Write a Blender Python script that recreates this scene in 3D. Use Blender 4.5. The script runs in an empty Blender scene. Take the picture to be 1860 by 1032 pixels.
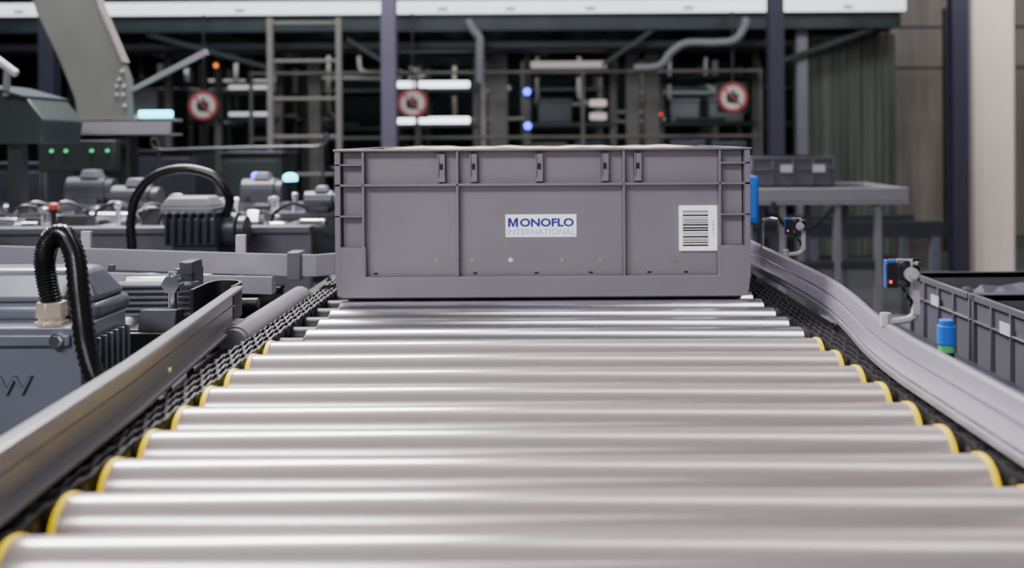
import bpy, math, random, bmesh
from mathutils import Vector, Matrix
random.seed(4)
S = bpy.context.scene
COL = S.collection

# ------------------------------------------------------------------ materials
def mat(name, col, rough=0.5, metal=0.0, var=0.12, scale=12.0, bump=0.0, emit=None, es=0.0, coat=0.0, stretch=(1,1,1), rvar=0.0, spec=0.5):
    m = bpy.data.materials.new(name); m.use_nodes = True
    nt = m.node_tree; b = nt.nodes["Principled BSDF"]
    b.inputs["Roughness"].default_value = rough
    b.inputs["Metallic"].default_value = metal
    b.inputs["Coat Weight"].default_value = coat
    b.inputs["Coat Roughness"].default_value = .22
    b.inputs["Specular IOR Level"].default_value = spec
    tc = nt.nodes.new("ShaderNodeTexCoord"); mp = nt.nodes.new("ShaderNodeMapping")
    mp.inputs["Scale"].default_value = stretch
    nz = nt.nodes.new("ShaderNodeTexNoise"); nz.inputs["Scale"].default_value = scale
    nz.inputs["Detail"].default_value = 5.0
    cr = nt.nodes.new("ShaderNodeValToRGB")
    cr.color_ramp.elements[0].position = 0.3; cr.color_ramp.elements[1].position = 0.7
    cr.color_ramp.elements[0].color = tuple(max(0, c*(1-var)) for c in col)+(1,)
    cr.color_ramp.elements[1].color = tuple(min(1, c*(1+var)) for c in col)+(1,)
    L = nt.links
    L.new(tc.outputs["Object"], mp.inputs["Vector"]); L.new(mp.outputs[0], nz.inputs["Vector"])
    L.new(nz.outputs["Fac"], cr.inputs["Fac"]); L.new(cr.outputs["Color"], b.inputs["Base Color"])
    if rvar:
        mr = nt.nodes.new("ShaderNodeMapRange")
        mr.inputs["To Min"].default_value = max(0.02, rough-rvar); mr.inputs["To Max"].default_value = rough+rvar
        L.new(nz.outputs["Fac"], mr.inputs["Value"]); L.new(mr.outputs[0], b.inputs["Roughness"])
    if bump:
        bp = nt.nodes.new("ShaderNodeBump"); bp.inputs["Strength"].default_value = bump
        bp.inputs["Distance"].default_value = 0.002
        L.new(nz.outputs["Fac"], bp.inputs["Height"]); L.new(bp.outputs[0], b.inputs["Normal"])
    if emit:
        b.inputs["Emission Color"].default_value = tuple(emit)+(1,)
        b.inputs["Emission Strength"].default_value = es
    return m

M = dict(
 sleeve = mat("sleeve_pvc", (.43,.375,.365), .24, 0.45, .03, 6, rvar=.02, spec=.8),
 steel = mat("polished_steel", (.92,.92,.97), .24, 1, .04, 20, stretch=(1,8,8)),
 chrome = mat("chrome", (.85,.85,.87), .18, 1, .05),
 yellow = mat("yellow_plastic_glow", (1.0,.72,.0), .4, 0, .03, emit=(1,.7,0), es=.18),  # plastic with a faint added glow that lifts the rings, not a lamp
 chain = mat("oiled_chain_steel", (.014,.013,.015), .6, 0, .5, 60, spec=.25),
 pin = mat("chain_pin_steel", (.05,.047,.05), .45, .3, .4, 60, spec=.3),
 frame = mat("dark_frame", (.014,.014,.017), .5, 0, .2, spec=.3),
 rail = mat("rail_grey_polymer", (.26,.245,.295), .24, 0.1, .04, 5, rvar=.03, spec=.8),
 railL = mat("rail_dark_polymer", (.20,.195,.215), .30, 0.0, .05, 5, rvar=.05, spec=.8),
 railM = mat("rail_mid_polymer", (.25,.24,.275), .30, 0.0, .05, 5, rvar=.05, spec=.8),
 railD = mat("rail_deep_grey_polymer", (.11,.108,.125), .35, 0.0, .05, 5),  # darkest of the rail greys, one even colour
 crate = mat("crate_plastic", (.178,.165,.186), .46, 0, .04, 9, bump=.05),
 cratedark = mat("crate_dark_plastic", (.075,.073,.088), .5, 0, .1, 9),
 hole = mat("slot_black", (.006,.006,.007), .8, 0, .1),
 white = mat("white_label_glow", (.90,.90,.92), .5, 0, .02, emit=(.9,.9,1), es=.38),  # sticker white with added glow so it looks brightly lit
 paper = mat("dim_paper_label", (.40,.40,.46), .6, 0, .02),
 blue_ink = mat("blue_ink", (.008,.010,.24), .5, 0, .02),
 pale_ink = mat("pale_ink", (.38,.50,.85), .5, 0, .02),
 black_ink = mat("black_ink", (.01,.01,.012), .5, 0, .02),
 card = mat("cardboard", (.58,.42,.30), .7, 0, .35, 25),
 brass_d = mat("dull_brass", (.35,.25,.15), .4, .8, .2),
 brass = mat("nickel_brass", (1.0,.80,.60), .3, .7, .1),
 motor = mat("motor_paint", (.125,.135,.165), .30, .1, .08, 14, bump=.15),
 motorx = mat("motor_paint_shade", (.045,.05,.062), .4, .1, .08, 14),
 motord = mat("motor_dark_paint", (.036,.040,.049), .34, .1, .1, 14),
 rubber = mat("black_conduit", (.008,.008,.009), .22, 0, .2),
 post = mat("post_paint", (.12,.095,.15), .5, 0, .1, 4),
 postd = mat("post_dark_paint", (.036,.033,.058), .5, 0, .1, 4),
 green = mat("olive_paint", (.11,.118,.102), .5, 0, .12, 5),
 greend = mat("dark_olive_paint", (.016,.023,.022), .5, 0, .2, 5),
 beige = mat("beige_paint", (.22,.195,.175), .6, 0, .12, 3),
 brown = mat("dull_brown_paint", (.100,.090,.085), .6, 0, .3, 3),
 deck = mat("white_fascia_glow", (.85,.87,.86), .5, 0, .05, 2, emit=(.9,.93,.98), es=1.2),  # fascia brightness put in as emission, the strip is no lamp
 gtape = mat("green_mark", (.08,.45,.16), .5, 0, .1),
 dark = mat("dark_steel", (.024,.033,.036), .5, .2, .4, 3),
 grey = mat("mid_grey_paint", (.16,.165,.178), .5, 0, .1, 3),
 lgrey = mat("light_grey_paint", (.38,.37,.39), .5, 0, .1, 3),
 table = mat("table_grey_paint", (.19,.185,.205), .5, 0, .1, 3),
 col = mat("pale_column", (.84,.73,.67), .7, 0, .05, 2),
 signred = mat("sign_red", (.32,.055,.05), .5, 0, .05),
 signwhite = mat("sign_white", (.55,.48,.46), .5, 0, .05),
 tube = mat("lit_tube", (.9,.9,.95), .4, 0, .02, emit=(.85,.88,1), es=4),
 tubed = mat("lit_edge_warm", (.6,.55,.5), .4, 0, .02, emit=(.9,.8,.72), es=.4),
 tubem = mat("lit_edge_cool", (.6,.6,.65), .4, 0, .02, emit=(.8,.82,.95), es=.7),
 lampw = mat("ceiling_lamp_diffuser", (.9,.9,.9), .4, 0, .02, emit=(.97,.95,1), es=20),
 cyan = mat("cyan_lamp", (.1,.6,.8), .4, 0, .02, emit=(.05,.75,1), es=6),
 blue = mat("blue_lamp", (.05,.05,.9), .4, 0, .02, emit=(.04,.05,1), es=9),
 gled = mat("green_lamp", (.05,.6,.2), .4, 0, .02, emit=(.05,1,.3), es=1.0),
 rled = mat("red_lamp", (.8,.05,.02), .4, 0, .02, emit=(1,.04,.02), es=2),
 rdim = mat("red_dim_lens", (.40,.06,.05), .4, 0, .02, emit=(1,.06,.04), es=.1),
 oled = mat("orange_lamp", (.8,.25,.02), .4, 0, .02, emit=(1,.25,.05), es=2),
 bluep = mat("blue_plastic", (.015,.14,.62), .4, 0, .05),
 sensor = mat("sensor_blue_plastic", (.015,.08,.40), .4, 0, .05),
 sensorb = mat("sensor_black_plastic", (.012,.012,.015), .35, 0, .05),
)

# ------------------------------------------------------------------ mesh builder
class B:
    def __init__(s): s.v=[]; s.f=[]
    def add(s, vs, fs):
        o=len(s.v); s.v += [Vector(v) for v in vs]; s.f += [tuple(i+o for i in f) for f in fs]; return s
    def box(s,x0,x1,y0,y1,z0,z1):
        return s.add([(x0,y0,z0),(x1,y0,z0),(x1,y1,z0),(x0,y1,z0),(x0,y0,z1),(x1,y0,z1),(x1,y1,z1),(x0,y1,z1)],
          [(0,3,2,1),(4,5,6,7),(0,1,5,4),(1,2,6,5),(2,3,7,6),(3,0,4,7)])
    def frust(s,x0,x1,y0,y1,z0,z1,ix,iy):
        return s.add([(x0,y0,z0),(x1,y0,z0),(x1,y1,z0),(x0,y1,z0),(x0+ix,y0+iy,z1),(x1-ix,y0+iy,z1),(x1-ix,y1-iy,z1),(x0+ix,y1-iy,z1)],
          [(0,3,2,1),(4,5,6,7),(0,1,5,4),(1,2,6,5),(2,3,7,6),(3,0,4,7)])
    def cyl(s,p0,p1,r,n=24,r2=None,rings=1):
        p0=Vector(p0);p1=Vector(p1);d=(p1-p0).normalized(); r2=r if r2 is None else r2
        a=Vector((0,0,1)) if abs(d.z)<.9 else Vector((1,0,0))
        u=d.cross(a).normalized(); w=d.cross(u)
        vs=[];fs=[]
        for k in range(rings+1):
            t=k/rings; rr=r+(r2-r)*t; c=p0.lerp(p1,t)
            for i in range(n):
                an=2*math.pi*i/n; vs.append(c+(u*math.cos(an)+w*math.sin(an))*rr)
        for k in range(rings):
            for i in range(n):
                j=(i+1)%n; fs.append((k*n+i,(k*n+j),(k+1)*n+j,(k+1)*n+i))
        fs.append(tuple(range(n))[::-1]); fs.append(tuple(rings*n+i for i in range(n)))
        return s.add(vs,fs)
    def lathex(s,prof,y,z,n=64):     # profile of (x,r), axis X
        vs=[];fs=[]
        for (x,r) in prof:
            for i in range(n):
                a=2*math.pi*i/n; vs.append((x,y+r*math.cos(a),z+r*math.sin(a)))
        m=len(prof)
        for k in range(m-1):
            for i in range(n):
                j=(i+1)%n; fs.append((k*n+i,k*n+j,(k+1)*n+j,(k+1)*n+i))
        fs.append(tuple(range(n))); fs.append(tuple((m-1)*n+i for i in range(n)))
        return s.add(vs,fs)
    def tube(s,pts,r,n=12,radf=None):
        pts=[Vector(p) for p in pts]; vs=[];fs=[]
        prev=None
        for k,p in enumerate(pts):
            d=(pts[min(k+1,len(pts)-1)]-pts[max(k-1,0)]).normalized()
            if prev is None:
                a=Vector((0,1,0)) if abs(d.y)<.9 else Vector((1,0,0)); u=d.cross(a).normalized()
            else: u=(prev-d*prev.dot(d)).normalized()
            prev=u; w=d.cross(u); rr=r*(radf(k) if radf else 1)
            for i in range(n):
                an=2*math.pi*i/n; vs.append(p+(u*math.cos(an)+w*math.sin(an))*rr)
        for k in range(len(pts)-1):
            for i in range(n):
                j=(i+1)%n; fs.append((k*n+i,k*n+j,(k+1)*n+j,(k+1)*n+i))
        fs.append(tuple(range(n))[::-1]); fs.append(tuple((len(pts)-1)*n+i for i in range(n)))
        return s.add(vs,fs)
    def sphere(s,c,r,n=14,m=8,sz=1):
        c=Vector(c);vs=[];fs=[]
        for k in range(m+1):
            th=math.pi*k/m
            for i in range(n):
                ph=2*math.pi*i/n; vs.append(c+Vector((math.sin(th)*math.cos(ph)*r,math.sin(th)*math.sin(ph)*r,math.cos(th)*r*sz)))
        for k in range(m):
            for i in range(n):
                j=(i+1)%n; fs.append((k*n+i,(k+1)*n+i,(k+1)*n+j,k*n+j))
        return s.add(vs,fs)
    def prismy(s,poly,y0,y1):
        n=len(poly); vs=[(x,y0,z) for x,z in poly]+[(x,y1,z) for x,z in poly]
        fs=[tuple(range(n)),tuple(range(2*n-1,n-1,-1))]
        for i in range(n):
            j=(i+1)%n; fs.append((i,i+n,j+n,j))
        return s.add(vs,fs)
    def prismx(s,poly,x0,x1):
        n=len(poly); vs=[(x0,y,z) for y,z in poly]+[(x1,y,z) for y,z in poly]
        fs=[tuple(range(n)),tuple(range(2*n-1,n-1,-1))]
        for i in range(n):
            j=(i+1)%n; fs.append((i,i+n,j+n,j))
        return s.add(vs,fs)
    def sweep(s,prof,path,z0,flip=1):
        n=len(prof); vs=[];fs=[]
        for k,(x,y) in enumerate(path):
            a=Vector(path[max(k-1,0)]);b=Vector(path[min(k+1,len(path)-1)]);t=(b-a).normalized()
            nr=Vector((t.y,-t.x))*flip
            for u,v in prof: vs.append((x+nr.x*u,y+nr.y*u,z0+v))
        for k in range(len(path)-1):
            for i in range(n):
                j=(i+1)%n; fs.append((k*n+i,k*n+j,(k+1)*n+j,(k+1)*n+i))
        fs.append(tuple(range(n))); fs.append(tuple((len(path)-1)*n+i for i in range(n))[::-1])
        return s.add(vs,fs)
    def ring(s,c,r0,r1,y0,y1,n=40):
        vs=[]
        for y in (y0,y1):
            for r in (r0,r1):
                for i in range(n):
                    a=2*math.pi*i/n; vs.append((c[0]+r*math.cos(a),y,c[1]+r*math.sin(a)))
        fs=[]
        for i in range(n):
            j=(i+1)%n
            fs += [(i,j,n+j,n+i),(2*n+i,3*n+i,3*n+j,2*n+j),(n+i,n+j,3*n+j,3*n+i),(i,2*n+i,2*n+j,j)]
        return s.add(vs,fs)

def thing(name,label,cat,loc=(0,0,0),group=None):
    o=bpy.data.objects.new(name,None); COL.objects.link(o); o.location=loc; o.empty_display_size=.05
    o["label"]=label; o["category"]=cat
    if group:o["group"]=group
    return o
def mk(name,b,m,parent=None,label=None,bev=0,smooth=True,cat=None,group=None,kind=None,ang=35,seg=2):
    off=Vector((0,0,0))
    p=parent
    while p is not None: off+=Vector(p.location); p=p.parent
    if parent is None and kind is None:
        xs=[v.x for v in b.v];ys=[v.y for v in b.v];zs=[v.z for v in b.v]
        off=Vector(((min(xs)+max(xs))/2,(min(ys)+max(ys))/2,min(zs)))
    me=bpy.data.meshes.new(name); me.from_pydata([v-off for v in b.v],[],b.f)
    bm=bmesh.new(); bm.from_mesh(me); bmesh.ops.recalc_face_normals(bm,faces=bm.faces); bm.to_mesh(me); bm.free()
    me.materials.append(M[m] if isinstance(m,str) else m)
    if smooth:
        for pl in me.polygons: pl.use_smooth=True
        me.set_sharp_from_angle(angle=math.radians(ang))
    o=bpy.data.objects.new(name,me); COL.objects.link(o)
    if parent is not None: o.parent=parent
    else: o.location=off
    if bev:
        md=o.modifiers.new("bevel","BEVEL"); md.width=bev; md.segments=seg; md.limit_method='ANGLE'; md.angle_limit=math.radians(40)
    if label:o["label"]=label
    if cat:o["category"]=cat
    if group:o["group"]=group
    if kind:o["kind"]=kind
    return o
def text(name,s,size,loc,m,parent,xs=1.0,bold=0.0,ext=.0002,roty=0,align='CENTER'):
    cu=bpy.data.curves.new(name,'FONT'); cu.body=s; cu.size=size; cu.extrude=ext; cu.offset=bold; cu.align_x=align; cu.align_y='CENTER'
    cu.resolution_u=4
    t=bpy.data.objects.new(name,cu); COL.objects.link(t)
    bpy.context.view_layer.update()
    me=bpy.data.meshes.new_from_object(t.evaluated_get(bpy.context.evaluated_depsgraph_get()))
    COL.objects.unlink(t); bpy.data.objects.remove(t)
    off=Vector((0,0,0)); p=parent
    while p is not None: off+=Vector(p.location); p=p.parent
    R=Matrix.Rotation(math.radians(roty),4,'Y')@Matrix.Rotation(math.radians(90),4,'X')@Matrix.Diagonal((xs,1,1,1))
    me.transform(Matrix.Translation(Vector(loc)-off)@R)
    me.materials.clear(); me.materials.append(M[m])
    o=bpy.data.objects.new(name,me); COL.objects.link(o); o.parent=parent
    return o
def spline(pts,n=8):
    pts=[Vector(p) for p in pts]; out=[]
    P=[pts[0]*2-pts[1]]+pts+[pts[-1]*2-pts[-2]]
    for i in range(1,len(P)-2):
        for k in range(n):
            t=k/n; a,b,c,d=P[i-1],P[i],P[i+1],P[i+2]
            out.append(.5*((2*b)+(c-a)*t+(2*a-5*b+4*c-d)*t*t+(3*b-a-3*c+d)*t**3))
    out.append(pts[-1]); return out
def copy_tree(o,loc,rotz=0,parent=None):
    c=o.copy(); COL.objects.link(c); c.location=loc
    if parent is None: c.rotation_euler=(0,0,rotz)
    else: c.parent=parent
    for ch in o.children: copy_tree(ch,ch.location.copy(),0,c)
    return c

ZR=0.80           # height of the roller tops
CAMZ=1.034

# ------------------------------------------------------------------ room shell
m_floor=mat("concrete_floor",(.08,.082,.09),.35,0,.25,1.5,rvar=.1)
m_wall=mat("dark_wall",(.034,.048,.048),.8,0,.6,.8,stretch=(4,1,.3))
m_ceil=mat("grey_ceiling",(.12,.12,.135),.8,0,.2,1)
mk("floor",B().box(-9,9,-4,13,-.1,0),m_floor,kind="structure",smooth=False)
mk("wall_back",B().box(-9,9,13,13.2,0,5),m_wall,kind="structure",smooth=False)
mk("wall_front",B().box(-9,9,-4.2,-4,0,5),m_wall,kind="structure",smooth=False)
mk("wall_left",B().box(-9.2,-9,-4,13.2,0,5),m_wall,kind="structure",smooth=False)
mk("wall_right",B().box(9,9.2,-4,13.2,0,5),mat("pale_wall",(.38,.33,.30),.8,0,.1,1),kind="structure",smooth=False)
mk("ceiling",B().box(-9,9,-4,13,5,5.1),m_ceil,kind="structure",smooth=False)

# ------------------------------------------------------------------ main roller conveyor
conv=thing("roller_conveyor","powered roller conveyor with grey sleeved and shiny steel rollers","conveyor",(0.008,1.2,0))
P=.0672; Y0=.553
XL,XR=-.3135,.3295
ys=[Y0+P*k for k in range(-3,9)]
r=.0238; zc=ZR-r
def roller(y):
    w=.0050
    o=mk("roller",B().lathex([(XL+w,r),(XR-w,r)],y,zc,96),"sleeve",conv,label="satin grey sleeved roller with yellow end rings")
    for a,s in ((XL,1),(XR,-1)):
        g=B().lathex([(a-.0012*s,.013),(a-.0012*s,r-.003),(a,r+.0002),(a+.002*s,r+.0010),(a+w*s,r+.0010),(a+w*s,r-.001)],y,zc,64)
        mk("end_ring",g,"yellow",o)
        mk("spindle",B().lathex([(a-.010*s,.010),(a,.010)],y,zc,20),"frame",o)
for y in ys: roller(y)
def sroller(y):
    o=mk("roller",B().lathex([(-.286,r-.004),(-.283,r),(.326,r),(.329,r-.004)],y,zc,96),"steel",conv,label="bare polished steel roller")
    mk("spindle",B().lathex([(-.321,.014),(-.286,.014)],y,zc,20),"frame",o)
    mk("spindle",B().lathex([(.329,.014),(.338,.014)],y,zc,20),"frame",o)
for k in range(9,22): sroller(Y0+P*k)
def chain(xc,y0,y1,name="drive_chain"):
    b=B(); pb=B(); p=.0224; n=int((y1-y0)/p); R=.0082
    for strand in (-.0085,.0085):
        for i in range(n):
            y=y0+i*p; inner=i%2
            for s in (-1,1):
                xx=xc+strand+s*(.0034 if inner else .0056)
                pr=[]
                for t in range(8):
                    a=math.pi/2+math.pi*t/7; pr.append((y+R*math.cos(a),ZR-.011+R*math.sin(a)))
                pr.append((y+p/2,ZR-.011-R*.75))
                for t in range(8):
                    a=-math.pi/2+math.pi*t/7; pr.append((y+p+R*math.cos(a),ZR-.011+R*math.sin(a)))
                pr.append((y+p/2,ZR-.011+R*.75))
                b.prismx(pr,xx-.0015,xx+.0015)
            pb.cyl((xc+strand-.0078,y,ZR-.011),(xc+strand+.0078,y,ZR-.011),.0045,12)
    o=mk(name,b,"chain",conv,smooth=False)
    mk("chain_pins",pb,"pin",o)
chain(-.334,.3,1.95); chain(.3505,.3,1.95)
for xc in (-.334,.3505):
    for k in range(-3,20):
        mk("sprocket_hub",B().cyl((xc-.014,Y0+P*k,ZR-.030),(xc+.014,Y0+P*k,ZR-.030),.012,12),"frame",conv)
for xs in (-1,1):
    if xs<0: pr=[(-.380,.785),(-.351,.785),(-.351,.626),(-.325,.626),(-.325,.62),(-.359,.62),(-.359,.777),(-.380,.777)]
    else: pr=[(.397,.785),(.368,.785),(.368,.626),(.342,.626),(.342,.62),(.376,.62),(.376,.777),(.397,.777)]
    mk("side_frame",B().prismy(pr,.2,1.98),"frame",conv,bev=.001)
    x=-.3655 if xs<0 else .3825
    for k in range(6):
        mk("frame_bolt",B().cyl((x,.55+.22*k,.785),(x,.55+.22*k,.790),.005,6).cyl((x,.55+.22*k,.785),(x,.55+.22*k,.794),.0025,10),"pin",conv)
mk("dark_gap_sheet",B().box(-.351,.368,.2,1.98,.70,.706),"frame",conv)  # dark sheet added below the rollers so the gaps between them look black
for x in (-.345,.362):
    for y in (.35,1.85):
        mk("support_leg",B().box(x-.022,x+.022,y-.022,y+.022,.012,.63).box(x-.04,x+.04,y-.04,y+.04,0,.014),"frame",conv,bev=.002)
# right guide rail: main face, fine grooves, bright rolled top edge, darker lower return
profR=[(.003,0),(-.0040,.001),(-.0045,.0065),(-.0012,.0085),(-.0010,.0105),(-.0048,.0122),(-.0020,.0245),(.0016,.0262),(.0018,.0280),(-.0012,.0292),(.0006,.0385),(.0020,.0435),(.0050,.0456),(.0090,.0450),(.0090,.040),(.008,.039),(.007,.006),(.012,.005),(.012,0)]
ctl=[(.346,.28),(.346,.55),(.346,.80),(.3470,.90),(.355,1.0),(.373,1.12),(.386,1.24),(.389,1.36),(.389,1.6),(.389,1.95)]
pathR=[(p.x,p.y) for p in spline([(a,b,0) for a,b in ctl],6)]
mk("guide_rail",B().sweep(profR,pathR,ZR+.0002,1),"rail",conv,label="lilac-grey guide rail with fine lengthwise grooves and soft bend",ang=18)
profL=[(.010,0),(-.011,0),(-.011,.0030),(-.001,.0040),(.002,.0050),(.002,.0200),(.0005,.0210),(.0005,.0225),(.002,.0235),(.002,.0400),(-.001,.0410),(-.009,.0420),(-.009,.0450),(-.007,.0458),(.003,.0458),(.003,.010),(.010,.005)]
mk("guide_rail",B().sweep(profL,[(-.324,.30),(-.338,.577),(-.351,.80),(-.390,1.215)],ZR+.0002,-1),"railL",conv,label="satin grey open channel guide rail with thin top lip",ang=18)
cap=spline([(-.392,1.205,.825),(-.392,1.235,.825),(-.40,1.255,.825),(-.425,1.26,.825),(-.435,1.24,.825),(-.435,1.18,.825)],6)
mk("rail_end_loop",B().sweep([(-.002,-.022),(.002,-.022),(.002,.022),(-.002,.022)],[(p.x,p.y) for p in cap],.825,1),"frame",conv,ang=60)
mk("return_roller",B().cyl((-.364,1.13,.792),(-.364,1.44,.792),.018,32).cyl((-.364,1.12,.792),(-.364,1.131,.792),.016,32).cyl((-.364,1.439,.792),(-.364,1.447,.792),.012,32),"railL",conv,label="grey tube lying along the chain")
for (x,y,side) in ((-.368,.93,-1),(-.354,.70,-1),(.374,.80,1),(.405,1.25,1)):
    b=B().cyl((x,y,.70),(x,y,.81),.005,14).cyl((x,y,.775),(x,y,.783),.009,6)
    b.cyl((x,y,.765),(x+side*-.014,y,.765),.004,10)
    mk("rail_support_pin",b,"chrome",conv)

# ------------------------------------------------------------------ crate
CY=1.362
crate=thing("plastic_crate","grey ribbed plastic tote with white labels, standing on the rollers","crate",(.009,CY+.2,ZR))
x0,x1=-.293,.312; y0,y1=CY,CY+.40; zt=1.0205
b=B(); D=.014; DS=.007; t=.003
b.box(x0+DS,x1-DS,y0+D,y0+D+t,ZR+.004,zt); b.box(x0+DS,x1-DS,y1-D-t,y1-D,ZR+.004,zt)
b.box(x0+DS,x0+DS+t,y0+D,y1-D,ZR+.004,zt); b.box(x1-DS-t,x1-DS,y0+D,y1-D,ZR+.004,zt)
b.box(x0+DS,x1-DS,y0+D,y1-D,ZR+.004,ZR+.008)
for (ya,yb) in ((y0,y0+D+.001),(y1-D-.001,y1)):
    b.box(x0,x1,ya,yb,.9665,.9700)
    for x in (-.252,-.1146,.128,.268): b.box(x-.0017,x+.0017,ya,yb,.8345,zt-.002)
    for za in (.998,.923):
        b.box(x0,-.252,ya,yb,za-.0014,za+.0014); b.box(.268,x1,ya,yb,za-.0014,za+.0014)
    b.box(x0,x0+DS+.001,ya,yb,.83,zt); b.box(x1-DS-.001,x1,ya,yb,.83,zt)
for (xa,xb) in ((x0,x0+DS+.001),(x1-DS-.001,x1)):
    b.box(xa,xb,y0,y1,.9665,.9700)
    for yy in (.06,.14,.26,.34): b.box(xa,xb,y0+yy-.0015,y0+yy+.0015,.8355,zt-.002)
    for za in (.998,.923): b.box(xa,xb,y0,y0+.06,za-.0014,za+.0014); b.box(xa,xb,y1-.06,y1,za-.0014,za+.0014)
mk("crate_shell",b,"crate",crate,bev=.0005,seg=1)
b=B(); e=.0022
b.box(x0-e,x1+e,y0-e,y0+D+t,zt-.003,zt); b.box(x0-e,x1+e,y1-D-t,y1+e,zt-.003,zt)
b.box(x0-e,x0+DS+t,y0,y1,zt-.003,zt); b.box(x1-DS-t,x1+e,y0,y1,zt-.003,zt)
mk("crate_rim",b,"crate",crate,bev=.0008)
def skirt(ya,yb):
    top=[(x0+.0003,.828),(x0+.0003,.878),(-.2485,.878),(-.2485,.8345),(.2645,.8345),(.2645,.878),(x1-.0003,.878),(x1-.0003,.828)]
    low=[(x1-.0025,.810),(x1-.0045,.8055),(x1-.011,.8040),(x0+.011,.8040),(x0+.0045,.8055),(x0+.0025,.810)]
    return B().prismy(top+low,ya,yb)
mk("crate_skirt",skirt(y0+.0003,y0+.014),"crate",crate,bev=.0014)
mk("crate_skirt",skirt(y1-.014,y1-.0003),"crate",crate,bev=.0014)
for (xa,xb) in ((x0+.0005,x0+.012),(x1-.012,x1-.0005)):
    mk("crate_skirt",B().box(xa,xb,y0+.012,y1-.012,ZR+.004,.8345),"crate",crate,bev=.001)
mk("crate_foot",B().box(x0+.015,x1-.015,y0+.014,y1-.014,ZR,ZR+.006),"cratedark",crate,bev=.001)
for x in (-.138,-.091,.005,.101,.149):
    o=mk("hinge_clip",B().box(x-.0055,x+.0055,y0+.0045,y0+.0145,.972,1.013).box(x-.0055,x-.0035,y0+.002,y0+.014,.980,1.013).box(x+.0035,x+.0055,y0+.002,y0+.014,.980,1.013),"crate",crate,bev=.0005,seg=1)
    mk("clip_slot",B().box(x-.0024,x+.0024,y0+.0042,y0+.006,.990,.999),"hole",o)
for x in (-.148,-.094,-.038,.038,.094,.149,.204):
    c=y0+D
    mk("rivet",B().cyl((x,c-.0012,.857),(x,c+.001,.857),.0036,16),"chrome" if abs(x+.038)<.001 else "brass_d",crate,label="small metal rivet")
for x in (-.236,-.09,-.0,.08,.166,.22):
    mk("drain_slot",B().box(x-.003,x+.003,y0+D-.0006,y0+D+.001,.8365,.839),"hole",crate)
yl=y0+D-.0012
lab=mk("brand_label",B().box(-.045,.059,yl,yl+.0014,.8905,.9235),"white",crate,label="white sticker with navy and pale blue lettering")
mx0,mx1,mz0,mz1=-.0415,-.0265,.9052,.9185; mw=.0044; mc_=(mx0+mx1)/2
mp=[(mx0,mz0),(mx0+mw-.0008,mz0),(mx0+mw-.0008,mz1-.0055),(mc_-.0011,mz0),(mc_+.0011,mz0),(mx1-mw+.0008,mz1-.0055),(mx1-mw+.0008,mz0),(mx1,mz0),(mx1,mz1),(mx1-mw,mz1),(mc_,mz0+.0052),(mx0+mw,mz1),(mx0,mz1)]
mk("blue_lettering",B().prismy(mp,yl-.0006,yl),"blue_ink",lab,smooth=False)
text("blue_lettering","ONOFLO",.0160,(.0157,yl-.0003,.9110),"blue_ink",lab,1.18,.00065)
text("pale_lettering","INTERNATIONAL",.0125,(.007,yl-.0003,.8975),"pale_ink",lab,1.04,0.00015)
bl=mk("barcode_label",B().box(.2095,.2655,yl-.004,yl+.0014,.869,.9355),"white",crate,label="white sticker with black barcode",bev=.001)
b=B(); z=.876; random.seed(9)
while z<.928:
    w=random.choice([.0010,.0014,.0020,.0026]); b.box(.2145,.252,yl-.0043,yl-.0038,z,z+w); z+=w+random.choice([.0010,.0013,.0018])
mk("barcode",b,"black_ink",bl)
text("barcode_digits","0 4 2 8 1 7",.0052,(.2590,yl-.0042,.902),"black_ink",bl,1,0,roty=90)
b=B(); nx=60
vs=[];fs=[]
for i in range(nx+1):
    x=-.222+.485*i/nx
    zz=1.0195+.0009*math.sin(i*.37)+.0006*math.sin(i*.9+1)
    vs += [(x,CY+.03,zz-.004),(x,CY+.37,zz-.002),(x,CY+.37,zz+.002),(x,CY+.03,zz+.0015)]
for i in range(nx):
    a=i*4;c=a+4
    for k in range(4): fs.append((a+k,a+(k+1)%4,c+(k+1)%4,c+k))
fs.append((0,1,2,3)); fs.append(tuple(nx*4+k for k in (3,2,1,0)))
b.add(vs,fs)
b.box(-.20,.24,CY+.06,CY+.34,ZR+.008,1.0135+.004)
mk("cardboard_pack",b,"card",cat="cardboard",).__setitem__("label","tan cardboard with reddish print lying inside the grey crate")

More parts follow.
